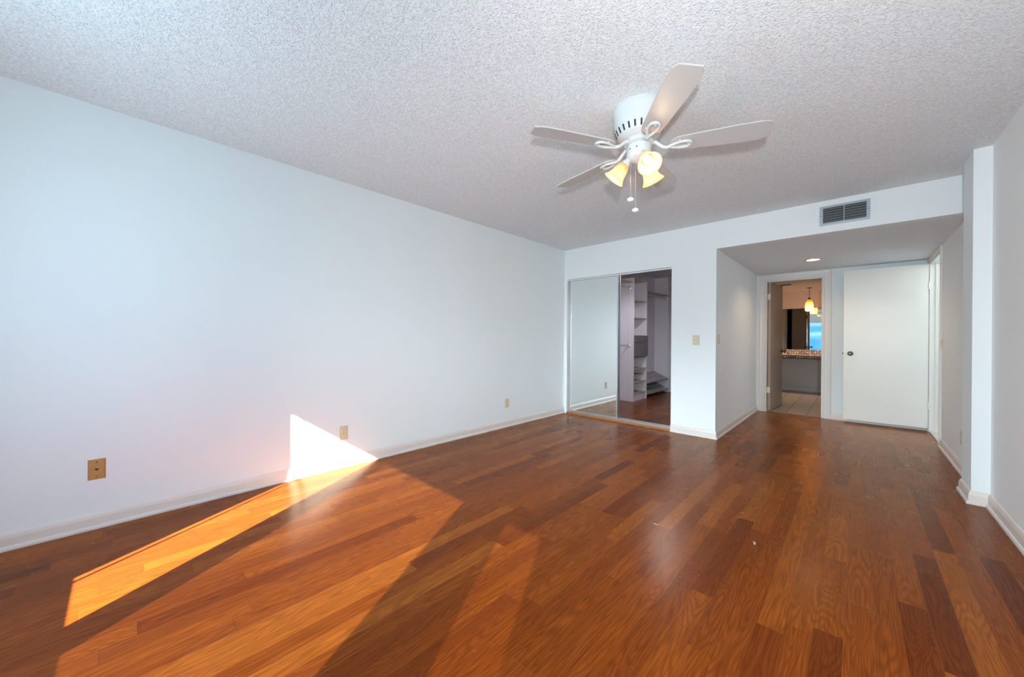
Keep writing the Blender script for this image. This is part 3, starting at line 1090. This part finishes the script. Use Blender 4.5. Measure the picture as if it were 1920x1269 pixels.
plate('cable_jack_plate', 'square tan wall plate with a heart-shaped jack hole near the left edge', 'wall plate', (0, -0.0965, 0.340), 'x+', 'jack', M_WOODPLATE, 0.069, 0.116)
plate('power_outlet', 'ivory power outlet beside the triangle of sunlight', 'outlet', (0, 1.303, 0.293), 'x+', 'outlet', M_ALMOND, 0.068, 0.120)
plate('power_outlet', 'far almond power outlet on the left wall near the closet', 'outlet', (0, 3.322, 0.297), 'x+', 'outlet', M_ALMOND, 0.068, 0.112)
plate('light_switch', 'ivory double switch on the wall right of the closet', 'switch', (1.853, D, 1.110), 'y-', 'dimmer', M_ALMOND, 0.075, 0.116)
plate('light_switch', 'edge-on toggle switch on the left hall wall', 'switch', (XH, 4.655, 1.121), 'x+', 'switch', M_ALMOND, 0.072, 0.112)
plate('light_switch', 'small ivory switch beside the entry door casing', 'switch', (W, 5.893, 1.088), 'x-', 'switch', M_ALMOND, 0.070, 0.090)
plate('power_outlet', 'outlet on the right hall wall half hidden by the pilaster', 'outlet', (W, 4.915, 0.290), 'x-', 'outlet', M_ALMOND, 0.070, 0.112)

# the lamp of the passage beyond the entry doorway (out of sight; it lights the door lining)
lamp_light('passage_light', (4.55, 6.25, 2.15), 5.5, (1.0, 0.95, 0.86), 0.08)

# ------------------------------------------------------------------ ceiling fan
FX, FY = 2.28, 2.04
ZB = 2.215
fan = thing('ceiling_fan', 'white five-blade ceiling fan with three amber glass lamps', 'ceiling fan', (FX, FY, H))
mt = Matrix.Translation((FX, FY, 0))
bm = bmesh.new()
lathe(bm, [(0.0005, 2.44), (0.143, 2.44), (0.147, 2.425), (0.147, 2.405), (0.144, 2.398), (0.141, 2.355), (0.132, 2.315), (0.118, 2.283),
           (0.112, 2.277), (0.098, 2.268), (0.090, 2.262), (0.0005, 2.262)], 56, mt)
obj('motor_housing', bm, M_FANWHITE, fan, True)
for k in range(24):
    bm = bmesh.new()
    a = 2 * math.pi * k / 24
    r0, z0, r1, z1 = 0.1335, 2.318, 0.1205, 2.288
    ca_, sa_ = math.cos(a), math.sin(a)
    t_ = Vector((-sa_, ca_, 0)) * 0.0048
    p0 = Vector((FX + ca_ * (r0 + 0.001), FY + sa_ * (r0 + 0.001), z0))
    p1 = Vector((FX + ca_ * (r1 + 0.001), FY + sa_ * (r1 + 0.001), z1))
    i0 = Vector((FX + ca_ * (r0 - 0.004), FY + sa_ * (r0 - 0.004), z0))
    i1 = Vector((FX + ca_ * (r1 - 0.004), FY + sa_ * (r1 - 0.004), z1))
    vs = [bm.verts.new(v) for v in (p0 - t_, p0 + t_, p1 + t_, p1 - t_, i0 - t_, i0 + t_, i1 + t_, i1 - t_)]
    for f in ((0, 1, 2, 3), (4, 7, 6, 5), (0, 4, 5, 1), (1, 5, 6, 2), (2, 6, 7, 3), (3, 7, 4, 0)):
        bm.faces.new([vs[i] for i in f])
    obj('cooling_slot', bm, M_DARK, fan)['label'] = 'dark cooling slot'
bm = bmesh.new()
lathe(bm, [(0.0005, 2.262), (0.078, 2.262), (0.082, 2.252), (0.082, 2.240), (0.074, 2.234), (0.0005, 2.234)], 48, mt)
obj('flywheel', bm, M_FANWHITE, fan, True)
bm = bmesh.new()
lathe(bm, [(0.060, 2.234), (0.066, 2.230), (0.068, 2.215), (0.067, 2.175), (0.062, 2.160), (0.048, 2.150), (0.030, 2.142), (0.014, 2.134), (0.0005, 2.132)], 40, mt)
obj('switch_housing', bm, M_FANWHITE, fan, True)
for a in (-75, -110, 30, 150):
    bm = bmesh.new()
    ar = math.radians(a)
    lathe(bm, [(0.004, 0), (0.0035, 0.002), (0.0003, 0.0025)], 12, Matrix.Translation((FX + 0.067 * math.cos(ar), FY + 0.067 * math.sin(ar), 2.20)) @ Matrix.Rotation(ar, 4, 'Z') @ Matrix.Rotation(math.radians(90), 4, 'Y'))
    obj('screw', bm, M_DARK, fan)


def blade_bm():
    b_ = bmesh.new()
    r0, r1 = 0.165, 0.648
    n_ = 64
    outl = []
    for i in range(n_ + 1):
        s = i / n_
        x = r0 + (r1 - r0) * s
        hw = 0.050 + 0.018 * min(1.0, s / 0.70) ** 0.9          # widens outwards
        if s < 0.10:                                            # rounded root
            q = 1 - s / 0.10
            hw *= math.sqrt(max(0.02, 1 - q * q * 0.92))
        if s > 0.86:                                            # softly squared tip
            q = (s - 0.86) / 0.14
            hw *= 1 - 0.30 * q ** 3.2
        outl.append((x, hw))
    topo = []
    for zz in (0.0035, -0.0035):
        L = [b_.verts.new((x, -hw, zz)) for x, hw in outl]
        Rr = [b_.verts.new((x + 0.010 * (1 if i == n_ else 0), hw, zz)) for i, (x, hw) in enumerate(outl)]
        topo.append((L, Rr))
    for (L, Rr), fl in zip(topo, (1, -1)):
        for i in range(n_):
            q = (L[i], L[i + 1], Rr[i + 1], Rr[i])
            b_.faces.new(q if fl > 0 else q[::-1])
    (L1, R1), (L2, R2) = topo
    for i in range(n_):
        b_.faces.new((L1[i + 1], L1[i], L2[i], L2[i + 1]))
        b_.faces.new((R1[i], R1[i + 1], R2[i + 1], R2[i]))
    b_.faces.new((L1[0], R1[0], R2[0], L2[0]))
    b_.faces.new((R1[n_], L1[n_], L2[n_], R2[n_]))
    return b_


def iron_bm():
    """scrolled bracket: an S arm from the hub ending in an open teardrop loop under the blade root"""
    b_ = bmesh.new()
    arm = [(0.070, 0, 0.030), (0.090, 0, 0.026), (0.110, 0.004, 0.010), (0.130, 0.007, -0.006), (0.150, 0.004, -0.013), (0.165, 0.0, -0.013)]
    tube(b_, arm, [0.011, 0.0105, 0.010, 0.0095, 0.009, 0.0085], 10)
    loop = []
    for k in range(28):
        a = 2 * math.pi * k / 28
        t_ = (1 - math.cos(a)) / 2
        loop.append((0.160 + 0.115 * t_, 0.036 * math.sin(a) * (0.35 + 0.65 * t_), -0.012 + 0.002 * t_))
    tube(b_, loop, 0.0075, 8, closed=True)
    for px, py in ((0.262, 0.0), (0.215, 0.028), (0.215, -0.028)):
        lathe(b_, [(0.008, -0.016), (0.008, -0.0035), (0.0003, -0.0035)], 12, Matrix.Translation((px, py, 0)))
    return b_


blade_me = None
for k in range(5):
    ang = math.radians(-120.1 + 72 * k)
    rot = Matrix.Rotation(ang, 4, 'Z') @ Matrix.Rotation(math.radians(-11), 4, 'X')
    b1 = blade_bm()
    b1.transform(Matrix.Translation((0, 0, ZB - H)) @ rot)
    bl = obj('blade', b1, M_BLADE, fan, False, False)
    b2 = iron_bm()
    b2.transform(Matrix.Translation((0, 0, ZB - H)) @ Matrix.Rotation(ang, 4, 'Z') @ Matrix.Rotation(math.radians(-6), 4, 'X'))
    obj('blade_bracket', b2, M_FANWHITE, fan, True, False)

for az_ in (-42, 78, 198):
    a = math.radians(az_)
    tilt = math.radians(40)
    base = Vector((0.050 * math.cos(a), 0.050 * math.sin(a), 2.170 - H))
    axis = Vector((math.sin(tilt) * math.cos(a), math.sin(tilt) * math.sin(a), -math.cos(tilt)))
    mtx = Matrix.Translation(base) @ axis.to_track_quat('Z', 'Y').to_matrix().to_4x4()
    b1 = bmesh.new()
    lathe(b1, [(0.0005, 0.0), (0.017, 0.0), (0.019, 0.020), (0.026, 0.030), (0.027, 0.040), (0.020, 0.044), (0.0005, 0.044)], 20, mtx)
    so = obj('lamp_holder', b1, M_FANWHITE, fan, True, False)
    b2 = bmesh.new()
    prof = [(0.024, 0.038), (0.030, 0.046), (0.036, 0.062), (0.040, 0.082), (0.044, 0.104), (0.052, 0.124), (0.064, 0.140), (0.0655, 0.1415),
            (0.063, 0.1405), (0.050, 0.1245), (0.042, 0.104), (0.038, 0.082), (0.034, 0.063), (0.028, 0.047), (0.022, 0.040)]
    lathe(b2, prof, 36, mtx)
    obj('lamp_shade', b2, M_SHADE, fan, True, False)
    b3 = bmesh.new()
    lathe(b3, [(0.0005, 0.044), (0.010, 0.046), (0.012, 0.058), (0.021, 0.080), (0.023, 0.092), (0.018, 0.106), (0.008, 0.113), (0.0005, 0.114)], 18, mtx)
    obj('bulb', b3, M_BULB, so, True, False)
    lamp_light('fan_lamp_light', base + axis * 0.128, LAMP_WATTS, WARM, 0.025, fan)

for (cxo, cyo, ztop, zend) in ((-0.035, -0.028, 2.160, 1.932), (-0.014, -0.010, 2.145, 1.870)):
    b1 = bmesh.new()
    tube(b1, [(cxo, cyo, ztop - H), (cxo, cyo, zend - H)], 0.0011, 6)
    ch = obj('pull_chain', b1, M_STEEL, fan, False, False)
    b2 = bmesh.new()
    lathe(b2, [(0.0004, 0.012), (0.008, 0.011), (0.016, 0.006), (0.019, 0.0), (0.016, -0.006), (0.008, -0.010), (0.0004, -0.011)], 20, Matrix.Translation((cxo, cyo, zend - H - 0.008)))
    obj('pull_knob', b2, M_PULL, ch, True, False)['label'] = 'white oval pull knob'

# ------------------------------------------------------------------ scraps of thread on the floor
for (x, y, rz, lab) in ((2.331, 2.206, 0.6, 'white thread scrap on the floor below the fan, the nearer to the left wall'),
                        (2.804, 2.377, 2.0, 'small curled white thread scrap on the floor nearer the right wall')):
    b1 = bmesh.new()
    pts = []
    for k in range(9):
        s = k / 8
        pts.append((0.030 * (s - 0.5), 0.006 * math.sin(s * 7.0), 0.0022))
    tube(b1, pts, 0.0011, 6)
    b1.transform(Matrix.Translation((x, y, 0)) @ Matrix.Rotation(rz, 4, 'Z'))
    tag(obj('thread_scrap', b1, M_THREAD), lab, 'scrap', 'thread scraps on the floor')
